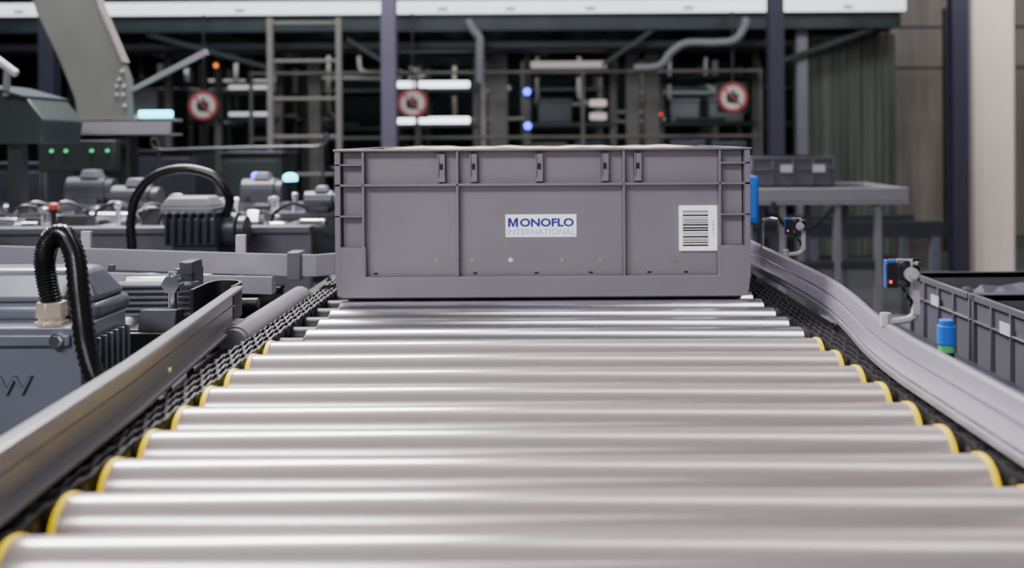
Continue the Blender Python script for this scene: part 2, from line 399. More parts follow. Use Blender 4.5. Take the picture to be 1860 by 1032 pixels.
# ------------------------------------------------------------------ photo-eye sensors
def photo_eye(x,y,zb,s,label):
    t=thing("photo_eye_sensor",label,"sensor",(x,y,zb),"photo eye sensors beside the guide rail")
    mk("sensor_body",B().box(x-.0235*s,x-.012*s,y-.0100*s,y-.004*s,zb+.036*s,zb+.064*s),"sensor",t,bev=.0010)
    mk("sensor_cover",B().box(x-.0228*s,x-.0120*s,y-.0125*s,y-.0095*s,zb+.0362*s,zb+.0615*s),"sensorb",t,bev=.0005)
    mk("clamp_block",B().box(x-.0125*s,x+.001*s,y-.0125*s,y+.0125*s,zb+.037*s,zb+.063*s),"sensorb",t,bev=.001)
    mk("indicator_light",B().box(x-.0205*s,x-.0180*s,y-.0132*s,y-.0122*s,zb+.041*s,zb+.044*s),"rled",t)
    mk("clamp_screw",B().cyl((x+.001*s,y-.006*s,zb+.05*s),(x+.001*s,y-.0165*s,zb+.05*s),.0072*s,20).cyl((x+.001*s,y-.0165*s,zb+.05*s),(x+.001*s,y-.020*s,zb+.05*s),.0045*s,6),"lgrey",t)
    for (dx,dz) in ((-.008,.060),(.009,.060),(-.008,.041)):
        mk("small_screw",B().cyl((x+dx*s,y-.004*s,zb+dz*s),(x+dx*s,y-.016*s,zb+dz*s),.0028*s,10),"chrome",t)
    b=B().box(x-.010*s,x+.013*s,y-.005*s,y-.002*s,zb+.042*s,zb+.064*s).box(x+.006*s,x+.013*s,y-.005*s,y-.0025*s,zb+.008*s,zb+.064*s)
    pts=spline([(x+.010*s,y,zb+.05*s),(x+.010*s,y,zb+.012*s),(x+.006*s,y,zb+.004*s),(x-.004*s,y,zb+.001*s),(x-.022*s,y,zb+.0*s)],6)
    b.tube(pts,.0036*s,12).cyl((x-.020*s,y,zb-.004*s),(x-.020*s,y,zb+.009*s),.0055*s,6)
    mk("steel_bracket",b,"lgrey",t)
    cb=spline([(x-.006*s,y-.008*s,zb+.036*s),(x-.002*s,y-.010*s,zb+.028*s),(x+.004*s,y-.006*s,zb+.022*s),(x+.007*s,y+.004*s,zb+.015*s)],5)
    mk("sensor_cable",B().tube(cb,.0018*s,8),"rubber",t)
    return t
photo_eye(.374,.95,.8465,1.0,"blue and black photo eye sensor on metal bracket by the rail")
photo_eye(.418,1.50,.8465,.93,"small blue photo eye sensor on bracket near the crate")
mk("wire_hoop",B().tube(spline([(.392,1.62,.84),(.392,1.62,.885),(.397,1.62,.893),(.413,1.62,.893),(.418,1.62,.885),(.418,1.62,.83)],5),.003,10),"chrome",conv)

# ------------------------------------------------------------------ gearmotor
def gearmotor(x,y,label,name="gearmotor"):
    g=thing(name,label,"motor",(x,y,.0),"gearmotors along the conveyors")
    X=lambda a:x+a; Yv=lambda a:y+a
    b=B().box(X(-.200),X(0),Yv(0),Yv(.105),.70,.845)
    b.box(X(-.206),X(-.010),Yv(-.004),Yv(0),.826,.838)
    for k in range(6): b.box(X(0),X(.010),Yv(.02+.014*k),Yv(.024+.014*k),.705,.83)
    mk("motor_housing",b,"motor",g,bev=.006,seg=3)
    b=B().box(X(-.205),X(-.002),Yv(.040),Yv(.125),.842,.862)
    b.frust(X(-.203),X(-.004),Yv(.042),Yv(.123),.862,.897,.022,.018)
    mk("terminal_box",b,"motor",g,bev=.008,seg=3)
    for a in (-.023,-.18):
        mk("housing_bolt",B().cyl((X(a),Yv(-.008),.832),(X(a),Yv(.0),.832),.0055,6).cyl((X(a),Yv(-.0055),.832),(X(a),Yv(.0),.832),.0075,20),"chrome",g)
    gx=X(-.040); gy=Yv(.020)
    b=B().cyl((gx,gy,.840),(gx,gy,.848),.0165,6).cyl((gx,gy,.848),(gx,gy,.852),.013,20).cyl((gx,gy,.852),(gx,gy,.868),.0155,6,r2=.0145)
    mk("cable_gland",b,"brass",g,bev=.0006)
    pts=spline([(gx,gy,.866),(X(-.045),gy,.890),(X(-.047),gy,.912),(X(-.040),gy-.002,.932),(X(-.026),gy-.004,.938),(X(-.012),gy-.008,.916),(X(.000),gy-.022,.872),(X(.014),gy-.036,.824),(X(.030),gy-.038,.779),(X(.042),gy-.01,.735),(X(.04),gy+.03,.715),(X(.008),gy+.05,.71)],14)
    mk("corrugated_conduit",B().tube(pts,.0110,20,radf=lambda k:1.0 if k%2 else .86),"rubber",g,ang=80)
    mk("mounting_pedestal",B().box(X(-.185),X(-.02),Yv(.01),Yv(.10),.0,.70),"motord",g,bev=.004)
    return g
gm=gearmotor(-.465,.955,"grey cast gearmotor with black corrugated conduit and brass gland")
mh=[c for c in gm.children if c.name.startswith("motor_housing")][0]
gm2=copy_tree(gm,(-1.25,2.0,.0))
gm2["label"]="grey cast gearmotor with black conduit beside the cross conveyor"
text("cast_lettering","SEW",.027,(-.5485,.9545,.785),"motorx",mh,1.25,.0006,ext=.0010)  # wider dark copy behind, shade around the raised letters put into colour
text("cast_lettering","SEW",.027,(-.5485,.9540,.785),"motor",mh,1.25,-.0003,ext=.0016)
g2=thing("gearmotor","grey gearmotor with cooling fins beneath a tall black hose arch","motor",(-.76,2.15,.0),"gearmotors along the conveyors")
b=B().box(-.835,-.715,2.10,2.22,.80,.86)
for k in range(7): b.box(-.83+.018*k,-.824+.018*k,2.085,2.235,.805,.875)
b.cyl((-.72,2.16,.83),(-.685,2.16,.83),.040,32).cyl((-.685,2.16,.83),(-.665,2.16,.83),.032,32)
mk("motor_housing",b,"motord",g2,bev=.003)
mk("mounting_pedestal",B().box(-.82,-.72,2.11,2.21,0,.80),"motord",g2)
mk("terminal_box",B().box(-.85,-.73,2.11,2.20,.868,.886).frust(-.85,-.73,2.11,2.20,.884,.908,.014,.012),"grey",g2,bev=.005)
pts=spline([(-.915,2.12,.78),(-.918,2.12,.85),(-.905,2.12,.91),(-.865,2.12,.955),(-.80,2.12,.972),(-.735,2.12,.958),(-.705,2.12,.925),(-.697,2.13,.895),(-.71,2.14,.865)],12)
mk("corrugated_conduit",B().tube(pts,.011,16,radf=lambda k:1 if k%2 else .88),"rubber",g2,ang=80)

# ------------------------------------------------------------------ merging conveyor beside the main one
mc=thing("merging_conveyor","side conveyor with steel rollers joining the main line","conveyor",(-1.0,1.4,0))
for k in range(17):
    x=-1.65+.072*k
    mk("roller",B().cyl((x,1.17,.77),(x,1.50,.77),.024,32),"steel",mc)
for ya in (1.15,1.505):
    mk("side_frame",B().box(-1.75,-.41,ya,ya+.012,.64,.80).box(-1.75,-.41,ya-.01,ya+.02,.795,.80),"frame",mc,bev=.001)
mk("belt_pan",B().box(-1.75,-.41,1.16,1.51,.70,.705),"frame",mc)
for x in (-1.7,-.46):
    for y in (1.19,1.48): mk("support_leg",B().box(x-.02,x+.02,y-.02,y+.02,0,.70),"frame",mc)
b=B().box(-.56,-.455,1.24,1.262,.802,.846)
for k in range(6): b.box(-.56,-.455,1.234,1.241,.804+.0075*k,.8075+.0075*k)
mk("ribbed_profile",b,"railD",mc,bev=.0007)
b=B().cyl((-.470,1.21,.70),(-.470,1.21,.866),.006,16).cyl((-.470,1.21,.842),(-.470,1.21,.858),.010,16).cyl((-.470,1.200,.85),(-.470,1.220,.85),.012,6)
mk("adjusting_pin",b,"chrome",mc)
mk("pin_clamp",B().box(-.468,-.450,1.225,1.262,.858,.876),"motord",mc,bev=.002)
mk("pin_block",B().box(-.49,-.462,1.262,1.30,.80,.862),"motord",mc,bev=.002)
for (xa,xb,ya,z,m) in ((-.66,-.50,1.30,.806,"lgrey"),(-.80,-.70,1.33,.815,"grey"),(-.62,-.52,1.40,.82,"chrome"),(-.98,-.86,1.36,.82,"chrome")):
    mk("roller_cover_plate",B().prismx([(ya,z-.008),(ya+.07,z-.008),(ya+.06,z+.008),(ya+.01,z+.010)],xa,xb),m,mc,bev=.002)
random.seed(77)
def fitting(x,y,z,parent):
    w=random.uniform(.015,.05); h=random.uniform(.008,.028); sh=random.random()
    mm=random.choice(["chrome","motord","chrome","frame","steel","lgrey"])
    if sh<.4: bb=B().prismx([(y-.018,z),(y+.018,z),(y+.015,z+h),(y-.010,z+h*1.1)],x-w/2,x+w/2)
    elif sh<.75: bb=B().cyl((x,y,z-.002),(x,y,z+h*1.6),w*.14,14).cyl((x,y,z+h*1.2),(x,y,z+h*1.6),w*.24,6)
    else: bb=B().cyl((x-w,y,z+.008),(x+w,y,z+.008),.008,14)
    mk("metal_fitting",bb,mm,parent,bev=.001)
for k in range(24):
    fitting(random.uniform(-.95,-.43),random.choice([1.17,1.21,1.33,1.39,1.44,1.49,1.52]),.795,mc)
mk("guide_rail",B().sweep([(0,0),(-.004,.002),(-.005,.004),(-.004,.010),(-.001,.012),(-.003,.014),(.0,.024),(.003,.026),(.010,.026),(.010,0)],[(-1.3,1.62),(-.62,1.475),(-.40,1.43)],.801,1),"railM",mc,label="short ridged grey guide rail",ang=18)
profC=[(0,0),(-.005,.001),(-.006,.006),(-.003,.010),(.001,.012),(.001,.015),(-.004,.017),(-.001,.028),(.002,.0295),(-.001,.031),(.003,.035),(.010,.035),(.010,0)]
pc=[(-1.9,1.96),(-.973,1.70),(-.405,1.545)]+[(p.x,p.y) for p in spline([(-.36,1.54,0),(-.325,1.59,0),(-.31,1.80,0)],8)]
mk("guide_rail",B().sweep(profC,pc,.812,1),"railM",mc,label="long light grey ridged guide rail with a curved end",ang=18)
mk("rail_joint_clamp",B().box(-.407,-.385,1.525,1.56,.806,.852),"railD",mc,bev=.002)
for (x,y) in ((-.80,1.665),(-.5,1.585)):
    mk("rail_support_pin",B().cyl((x,y,.70),(x,y,.845),.005,12).box(x-.008,x+.008,y-.004,y+.004,.845,.875),"lgrey",mc)
mk("corner_block",B().frust(-.50,-.44,1.30,1.40,.80,.825,.008,.01),"frame",mc,bev=.003)

# ------------------------------------------------------------------ cross conveyor behind
cc=thing("cross_conveyor","wide roller conveyor with shiny rollers and grey rails","conveyor",(-1.6,2.6,0))
for k in range(28):
    x=-3.0+.086*k
    mk("roller",B().cyl((x,2.32,.775),(x,3.15,.775),.03,24),"steel",cc)
for ya,m in ((2.28,"railD"),(2.72,"motord"),(3.16,"railD")):
    mk("side_frame",B().box(-3.1,-.55,ya,ya+.025,.62,.815).box(-3.1,-.55,ya-.012,ya+.037,.81,.826),m,cc,bev=.002)
for x in (-3.0,-1.8,-.62):
    for y in (2.3,3.15): mk("support_leg",B().box(x-.025,x+.025,y-.025,y+.025,0,.64),"frame",cc)
def drive(x,y,z,s,label):
    t=thing("drum_drive",label,"motor",(x,y,z),"small drives on the cross conveyor")
    mk("drive_housing",B().cyl((x-.09*s,y,z+.05*s),(x+.051*s,y,z+.05*s),.05*s,28).cyl((x+.05*s,y,z+.05*s),(x+.08*s,y,z+.05*s),.042*s,28).box(x-.05*s,x+.03*s,y-.045*s,y+.045*s,z,z+.03*s),"motord",t,bev=.003)
    mk("drive_cover",B().frust(x-.04*s,x+.03*s,y-.035*s,y+.035*s,z+.095*s,z+.125*s,.008,.008),"motor",t,bev=.003)
drive(-1.16,2.735,.8275,.8,"dark grey drum drive with box cover")
drive(-.62,2.735,.8275,.6,"dark grey drum drive with box cover")
drive(-.92,3.175,.8275,.8,"dark grey drum drive with box cover")
drive(-1.50,3.175,.8275,.9,"dark grey drum drive with box cover")
random.seed(21)
for k in range(80):
    x=random.uniform(-2.1,-.58); y=random.choice([2.36,2.42,2.5,2.58,2.66,2.84,2.92,3.0,3.08]); z=.806; w=random.uniform(.02,.085); h=random.uniform(.010,.045)
    sh=random.random()
    mm=random.choice(["chrome","lgrey","motord","chrome","frame","chrome","steel","motor"])
    if sh<.5: bb=B().prismx([(y-.03,z),(y+.03,z),(y+.025,z+h),(y-.018,z+h*1.1)],x-w/2,x+w/2)
    elif sh<.8: bb=B().cyl((x,y,z-.002),(x,y,z+h*1.4),w*.22,16).cyl((x,y,z+h*1.2),(x,y,z+h*1.5),w*.32,6)
    else: bb=B().cyl((x-w,y,z+.014),(x+w,y,z+.014),.014,16)
    mk("metal_fitting",bb,mm,cc,bev=.002)
random.seed(31)
for k in range(12):
    x=random.uniform(-1.6,-.65); y=random.uniform(2.36,2.7)
    pts=spline([(x,y,.80),(x+.01,y,.84),(x+.05,y+.02,.865),(x+.10,y+.03,.845),(x+.13,y+.03,.80)],6)
    mk("looped_cable",B().tube(pts,.005,8),"rubber",cc)

def beacon(x,y,zb,z,m,label,w=.03,h=.02,cat="lamp"):
    t=thing("indicator_beacon",label,cat,(x,y,zb))
    mk("beacon_stem",B().cyl((x,y,zb),(x,y,z-h/2),.006,10).cyl((x,y,z-h/2-.008),(x,y,z-h/2),w*.45,16),"frame",t)
    mk("beacon_lens",B().cyl((x,y,z-h/2),(x,y,z+h/2),w/2,20).sphere((x,y,z+h/2),w/2,14,8,.5),m,t)
beacon(-.866,3.30,.0,.90,"cyan","glowing cyan indicator lamp on a slim stem",.05,.016)
beacon(-.985,3.30,.0,.906,"blue","glowing blue indicator lamp on a slim stem",.034,.02)
beacon(-1.18,2.29,.827,.875,"rdim","small dull red indicator lamp on the conveyor rail",.024,.010)
b=thing("guard_hoop","thin grey tubular guard hoop over the conveyor","guard",(-1.3,3.6,0))
mk("hoop_tube",B().tube(spline([(-1.45,3.6,0),(-1.45,3.6,.97),(-1.43,3.6,1.0),(-.85,3.6,1.01),(-.82,3.6,.98),(-.82,3.6,0)],6),.006,10),"motord",b)
for (xa,xb,y,h,m) in ((-2.6,-2.25,4.3,.93,"motord"),(-1.55,-1.25,4.6,.97,"greend"),(-.95,-.70,4.4,.90,"motord"),(-2.05,-1.75,4.8,.98,"motord")):
    t=thing("electrical_cabinet","dark grey floor standing electrical cabinet behind the conveyors","cabinet",((xa+xb)/2,y,0),"cabinets behind the conveyors")
    mk("cabinet_body",B().box(xa,xb,y,y+.3,0,h),m,t,bev=.01)
    mk("cabinet_door",B().box(xa+.02,xb-.02,y-.012,y-.0005,.08,h-.03),m,t,bev=.004)
    mk("door_handle",B().box(xb-.05,xb-.035,y-.03,y-.012,h*.6,h*.6+.1),"chrome",t)
    mk("cabinet_lid",B().box(xa-.01,xb+.01,y-.015,y+.31,h,h+.01),"motord",t,bev=.003)

# ------------------------------------------------------------------ olive steel structure
sup=thing("steel_support_frame","olive green bolted steel gantry beam on a dark column","steel structure",(-1.55,3.4,0))
mk("gantry_plate",B().prismy([(-1.84,1.62),(-1.60,1.62),(-1.575,1.52),(-1.49,1.32),(-1.468,1.26),(-1.462,1.10),(-1.655,1.10),(-1.665,1.19),(-1.72,1.33),(-1.80,1.50)],3.38,3.42),"green",sup,bev=.004)
for (x,z) in ((-1.49,1.29),(-1.50,1.26),(-1.485,1.235),(-1.487,1.205),(-1.51,1.205),(-1.483,1.165),(-1.51,1.235)):
    mk("plate_bolt",B().cyl((x,3.372,z),(x,3.38,z),.006,6),"lgrey",sup)
mk("cross_beam",B().box(-2.3,-1.30,3.33,3.345,1.055,1.115).box(-2.3,-1.30,3.33,3.45,1.105,1.115).box(-2.3,-1.30,3.33,3.45,1.055,1.062),"table",sup,bev=.002)
mk("column",B().box(-1.645,-1.46,3.36,3.44,0,1.056),"greend",sup,bev=.003)
mk("column",B().box(-2.28,-2.18,3.36,3.44,0,1.056),"greend",sup,bev=.003)
mk("diagonal_brace",B().prismy([(-1.50,1.20),(-1.49,1.22),(-1.20,1.37),(-1.19,1.35)],3.40,3.42),"grey",sup)
mk("edge_strip",B().prismy([(-1.60,1.62),(-1.575,1.52),(-1.49,1.32),(-1.484,1.323),(-1.569,1.525),(-1.594,1.62)],3.375,3.425),"beige",sup)
lamp=thing("light_bar","glowing cyan light bar resting on the steel beam","lamp",(-1.372,3.39,1.1155))
mk("lamp_housing",B().box(-1.435,-1.309,3.37,3.40,1.1155,1.119),"frame",lamp)
mk("lamp_lens",B().box(-1.43,-1.314,3.365,3.40,1.119,1.146),"cyan",lamp,bev=.006)
cb=thing("control_box","dark control box with a row of green indicator lights","control box",(-1.60,3.30,.0))
mk("box_body",B().box(-1.74,-1.47,3.27,3.322,.93,1.04),"greend",cb,bev=.004)
mk("box_stand",B().box(-1.62,-1.58,3.285,3.32,0,.93),"greend",cb)
for x in (-1.69,-1.64,-1.55,-1.495): mk("green_light",B().cyl((x,3.27,1.003),(x,3.262,1.003),.005,12),"gled",cb)
hood=thing("machine_hood","dark olive machine housing with slanted top and grey edge strips","machine",(-1.75,2.8,0))
mk("hood_body",B().prismy([(-2.3,1.03),(-1.46,1.03),(-1.45,1.10),(-1.50,1.165),(-1.62,1.20),(-2.3,1.26)],2.76,3.0),"greend",hood,bev=.004)
for x in (-2.2,-1.56): mk("hood_leg",B().box(x-.02,x+.02,2.80,2.84,.0,1.03),"greend",hood)
mk("edge_strip",B().prismy([(-1.50,1.165),(-1.62,1.20),(-2.3,1.26),(-2.3,1.266),(-1.62,1.207),(-1.497,1.171)],2.73,3.0),"motord",hood)
mk("slanted_tube",B().tube([(-2.0,2.74,1.60),(-1.52,2.74,1.235)],.012,12),"lgrey",hood)
mk("tube_foot",B().tube([(-1.545,2.74,1.26),(-1.55,2.74,1.17)],.01,10),"grey",hood)

# ------------------------------------------------------------------ posts
def post(x,y,w,m,label,h=2.9):
    b=B().box(x-w/2,x+w/2,y-.05,y-.04,0,h).box(x-w/2,x+w/2,y+.04,y+.05,0,h).box(x-.006,x+.006,y-.0401,y+.0401,0,h)
    b.box(x-w,x+w,y-.1,y+.1,0,.012)
    mk("steel_post",b,m,cat="post",group="steel posts under the platform")["label"]=label
post(-1.06,6.8,.105,"post","purple-grey painted steel post under the platform",2.9)
post(1.745,6.8,.105,"postd","dark blue-grey painted steel post under the platform",2.9)
post(3.07,6.8,.115,"postd","dark blue-grey painted steel post beside the pale column",2.9)
post(-3.53,6.8,.11,"postd","dark blue-grey painted steel post under the platform",2.9)
mk("concrete_column",B().box(3.22,3.54,6.9,7.2,0,4.9),"col",cat="column",bev=.02)["label"]="pale beige square concrete column"

# ------------------------------------------------------------------ platform
pf=thing("mezzanine_platform","raised steel platform with white edge strip and green marks","platform",(-1.2,9,0))
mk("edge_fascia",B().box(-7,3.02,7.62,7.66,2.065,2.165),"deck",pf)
for x in (-4.2,-3.65,-2.4,-.75,-.2,.45,1.25,2.55): mk("green_mark",B().box(x-.04,x+.04,7.612,7.62,2.085,2.11),"gtape",pf)
mk("deck_plate",B().box(-7,3.0,7.66,12.8,2.06,2.12),"dark",pf)
mk("edge_beam",B().box(-7,3.0,7.68,7.74,1.93,2.06),"dark",pf)
for x in (-3.9,-2.6,-1.25,.1,1.4,2.9):
    mk("floor_beam",B().box(x-.05,x+.05,7.75,12.8,1.92,2.06),"dark",pf)
mk("cable_tray",B().box(-5,2.2,8.0,8.25,1.80,1.815).box(-5,2.2,8.0,8.01,1.80,1.87).box(-5,2.2,8.24,8.25,1.80,1.87),"grey",pf)
for x in (-3.4,-1.9,.6,2.0): mk("tray_hanger",B().cyl((x,8.12,1.81),(x,8.12,2.06),.01,8),"grey",pf)
for x in (-6.0,2.17):
    for y in (12.0,7.76): mk("platform_leg",B().box(x,x+.09,y,y+.09,0,1.93),"grey",pf)
for (xa,za,xb,zb_) in ((-1.55,1.85,-1.12,1.58),(1.95,1.62,2.9,1.95),(-3.2,1.9,-2.2,1.62),(.55,1.62,1.0,1.93)):
    mk("diagonal_brace",B().prismy([(xa,za),(xb,zb_),(xb,zb_+.04),(xa,za+.04)],7.70,7.74),"dark",pf)
ld=thing("access_ladder","beige steel ladder rising to the platform","ladder",(-1.67,7.3,0))
for x in (-2.065,-1.53): mk("ladder_stile",B().box(x-.020,x+.020,7.27,7.33,0,1.99),"beige",ld,bev=.004)
for k in range(7): mk("ladder_rung",B().cyl((-2.065,7.3,.18+.295*k),(-1.53,7.3,.18+.295*k),.015,10),"beige",ld)

def rack(xa,xb,y,shelves,label,tubes):
    t=thing("storage_rack",label,"rack",((xa+xb)/2,y,0),"storage racks under the platform")
    for x in (xa,xb):
        for yy in (y,y+.9): mk("rack_upright",B().box(x-.03,x+.03,yy,yy+.06,0,1.90),"brown",t)
    for z in shelves:
        mk("shelf",B().box(xa,xb,y-.02,y+.98,z-.03,z),"dark",t)
    for (ta,tb,z,m,h) in tubes: mk("light_tube",B().box(ta,tb,y-.05,y-.018,z-h/2,z+h/2),m,t,bev=.008)
    return t
rack(-1.30,-.53,8.4,(.3,.7,1.18,1.50,1.80),"dark steel rack with two bright light tubes",[(-1.24,-.59,1.529,"tube",.055),(-1.24,-.59,1.209,"tube",.055)])
rack(-.075,.70,8.4,(.3,.75,1.18,1.68),"dark steel rack with dim shelf edges and blue lamps",[(-.04,.635,1.70,"tubed",.06),(.485,.635,1.354,"tubed",.06),(.485,.635,1.234,"tubed",.06)])
rc=rack(1.12,1.98,8.4,(.3,.75,1.18,1.60),"dark steel storage rack",[(1.25,1.7,1.205,"dark",.03)])
rack(-2.85,-2.30,8.4,(.3,.75,1.24,1.48),"dark steel rack with pale shelf edges",[(-2.74,-2.40,1.514,"tubem",.035),(-2.74,-2.40,1.274,"tubem",.035)])
rd=rack(-4.1,-3.3,8.4,(.3,.75,1.24,1.6),"dark steel storage rack",[(-3.9,-3.5,1.255,"tubed",.03)])
for (x,src) in ((-4.6,rc),(-3.3,rd),(-2.1,rc),(-.9,rd),(.3,rc),(1.6,rd),(2.9,rc),(4.0,rd)):
    copy_tree(src,(x,10.4,0))
random.seed(5)
for (xa,xb,za) in ((-.05,.30,.75),(.34,.66,.75),(1.20,1.55,.75),(1.58,1.92,.75),(1.2,1.5,1.18),(-1.2,-.9,.7),(-.88,-.58,.7),(-2.78,-2.36,.75),(-4.0,-3.7,.75),(-3.65,-3.4,1.24),(-.0,.35,1.18),(1.55,1.9,1.18),(-1.22,-.95,1.18)):
    y=8.45; h=random.uniform(.2,.27)
    b=B().box(xa+.02,xb-.02,y,y+.4,za+.001,za+h).box(xa+.01,xb-.01,y-.01,y+.41,za+h-.03,za+h+.01)
    mk("storage_bin",b,random.choice(["motord","motor","brown","grey"]),cat="bin",group="bins on the racks",bev=.01)["label"]="dark plastic bin on a rack shelf"
for (x,w,m) in ((-.33,.17,"brown"),(.86,.12,"brown"),(1.03,.13,"brown"),(-.46,.05,"beige"),(-1.95,.1,"brown")):
    mk("steel_column",B().box(x-w/2,x+w/2,8.26,8.34,0,1.79).box(x-w*.6,x+w*.6,8.25,8.35,0,.01),m,cat="column",group="columns under the platform",bev=.004)["label"]="dull painted steel column under the platform"
def smalllamp(x,y,z,m,label,r=.03):
    t=thing("indicator_light",label,"lamp",(x,y,z))
    mk("lamp_base",B().cyl((x,y,z),(x,y-.02,z),r*1.3,16),"dark",t)
    mk("lamp_lens",B().sphere((x,y-.025,z),r),m,t)
smalllamp(-.075,8.379,1.459,"blue","glowing blue indicator light on a rack upright")
smalllamp(-.070,8.379,1.154,"blue","glowing blue indicator light on a rack upright")
smalllamp(-2.85,8.379,1.71,"oled","small orange indicator light on a rack upright",.02)
smalllamp(1.12,8.379,1.25,"rled","small red indicator light on a rack upright",.012)

def sign(x,z):
    y=7.58
    t=thing("prohibition_sign","round red and white warning sign with black hand symbol","sign",(x,y,z),"round warning signs below the platform")
    mk("sign_board",B().box(x-.125,x+.125,y+.006,y+.02,z-.125,z+.125),"frame",t)
    mk("sign_disc",B().cyl((x,y+.006,z),(x,y,z),.105,40),"signwhite",t)
    mk("red_ring",B().ring((x,z),.094,.12,y-.004,y+.004),"signred",t)
    c=B().prismy([(x-.045,z-.045),(x+.030,z-.055),(x+.048,z-.010),(x+.035,z+.040),(x+.015,z+.020),(x+.010,z+.060),(x-.008,z+.062),(x-.015,z+.020),(x-.040,z+.035),(x-.058,z+.005)],y-.003,y)
    mk("hand_symbol",c,"black_ink",t)
    s=.075
    mk("red_slash",B().prismy([(x-s-.005,z+s-.005),(x-s+.006,z+s+.006),(x+s+.005,z-s+.005),(x+s-.006,z-s-.006)],y-.006,y-.003),"signred",t)
    mk("hanging_rod",B().cyl((x,y+.013,z+.125),(x,y+.013,2.066),.008,8).box(x-.01,x+.01,y+.005,y+.06,2.045,2.06),"dark",t)
sign(-2.69,1.325); sign(-.995,1.335); sign(1.60,1.365)

def pipe(pts,r,m,label,nm="overhead_pipe"):
    mk(nm,B().tube(spline(pts,8),r,14),m,cat="pipe",group="pipes under the platform")["label"]=label
pipe([(1.70,7.53,2.0),(1.68,7.53,1.92),(1.60,7.53,1.82),(1.45,7.53,1.80),(1.22,7.56,1.80),(1.1,7.56,1.73),(1.0,7.56,1.62),(.8,7.56,1.60)],.033,"grey","thick grey bent pipe under the platform")
pipe([(-.55,7.58,2.0),(-.50,7.58,1.92),(-.45,7.58,1.85),(-.45,7.58,1.72),(-.45,7.6,1.5)],.035,"grey","thick grey bent pipe under the platform")
random.seed(12)
for k in range(14):
    x=-4+.45*k+random.uniform(-.1,.1); y=9.5+.05*k; z=random.uniform(1.2,1.75)
    pipe([(x,y,1.91),(x,y,z+.1),(x+.06,y,z),(x+random.choice([-1,1])*random.uniform(.4,1.0),y,z)],random.uniform(.02,.024),random.choice(["grey","brown","grey","beige"]),"thin conduit pipe hanging below the platform","conduit_pipe")
hr=thing("guard_railing","thin tubular guard railing in front of the racks","railing",(-.5,7.9,0))
mk("railing_bar",B().cyl((-2.4,7.9,1.60),(1.9,7.9,1.60),.016,10),"brown",hr)
mk("railing_bar",B().cyl((-2.4,7.9,1.05),(1.9,7.9,1.05),.016,10),"brown",hr)
for x in (-2.4,-1.0,.4,1.9): mk("railing_post",B().cyl((x,7.9,0),(x,7.9,1.62),.018,10),"brown",hr)

# ------------------------------------------------------------------ right side
m_cur=mat("grey_green_curtain",(.085,.092,.080),.7,0,.5,2.2,stretch=(6,1,.25))
b=B(); n=90; vs=[];fs=[]
for i in range(n+1):
    x=2.30+.78*i/n; yy=8.0+.006*math.sin(i*.9)+.008*math.sin(i*.43)
    vs += [(x,yy,0.02),(x,yy,1.915)]
for i in range(n): fs.append((2*i,2*i+2,2*i+3,2*i+1))
b.add(vs,fs)
mk("hanging_curtain",b,m_cur,cat="curtain")["label"]="dark green-grey hanging curtain with soft vertical folds"
m_pan=mat("grey_panel",(.25,.225,.205),.7,0,.3,1.6,stretch=(5,1,.4))
mk("partition_panel",B().box(3.15,7.0,9.4,9.45,0,4.2),m_pan,cat="partition")["label"]="grey-beige partition wall with vertical streaks"
fen=thing("safety_fence","dark tubular safety fence in front of the partition","fence",(3.6,8.5,0))
for z in (2.03,1.66,.12): mk("fence_bar",B().cyl((3.2,8.5,z),(6,8.5,z),.012,10),"dark",fen)
for x in (3.2,3.72,4.5,5.4,6.0): mk("fence_post",B().box(x-.016,x+.016,8.48,8.52,0,2.2),"dark",fen)

bc=thing("support_conveyor","grey conveyor beam on slim legs","conveyor",(1.1,3.5,0))
for (a,c) in ((3.40,3.44),(3.80,3.84)): mk("side_beam",B().box(.60,1.356,a,c,.80,.85),"table",bc,bev=.003)
mk("end_beam",B().box(1.33,1.356,3.44,3.80,.80,.849),"table",bc)
mk("bed_plate",B().box(.60,1.356,3.40,3.84,.79,.80),"table",bc)
for k in range(8): mk("roller",B().cyl((.66+.085*k,3.44,.83),(.66+.085*k,3.80,.83),.02,16),"motord",bc)
for x in (.70,.90,1.10,1.25):
    for y in (3.43,3.8): mk("support_leg",B().box(x-.012,x+.012,y-.012,y+.012,0,.79),"table",bc)
mk("motor_bracket",B().box(.72,.84,3.42,3.5,.70,.79).cyl((.74,3.46,.72),(.90,3.46,.72),.035,20),"motord",bc,bev=.003)
mk("lower_brace",B().box(.70,1.25,3.42,3.44,.55,.58),"motord",bc)
mk("hanging_cable",B().tube(spline([(.86,3.4,.80),(.88,3.39,.74),(.93,3.39,.70),(1.0,3.39,.71),(1.08,3.4,.78)],6),.008,8),"rubber",bc)
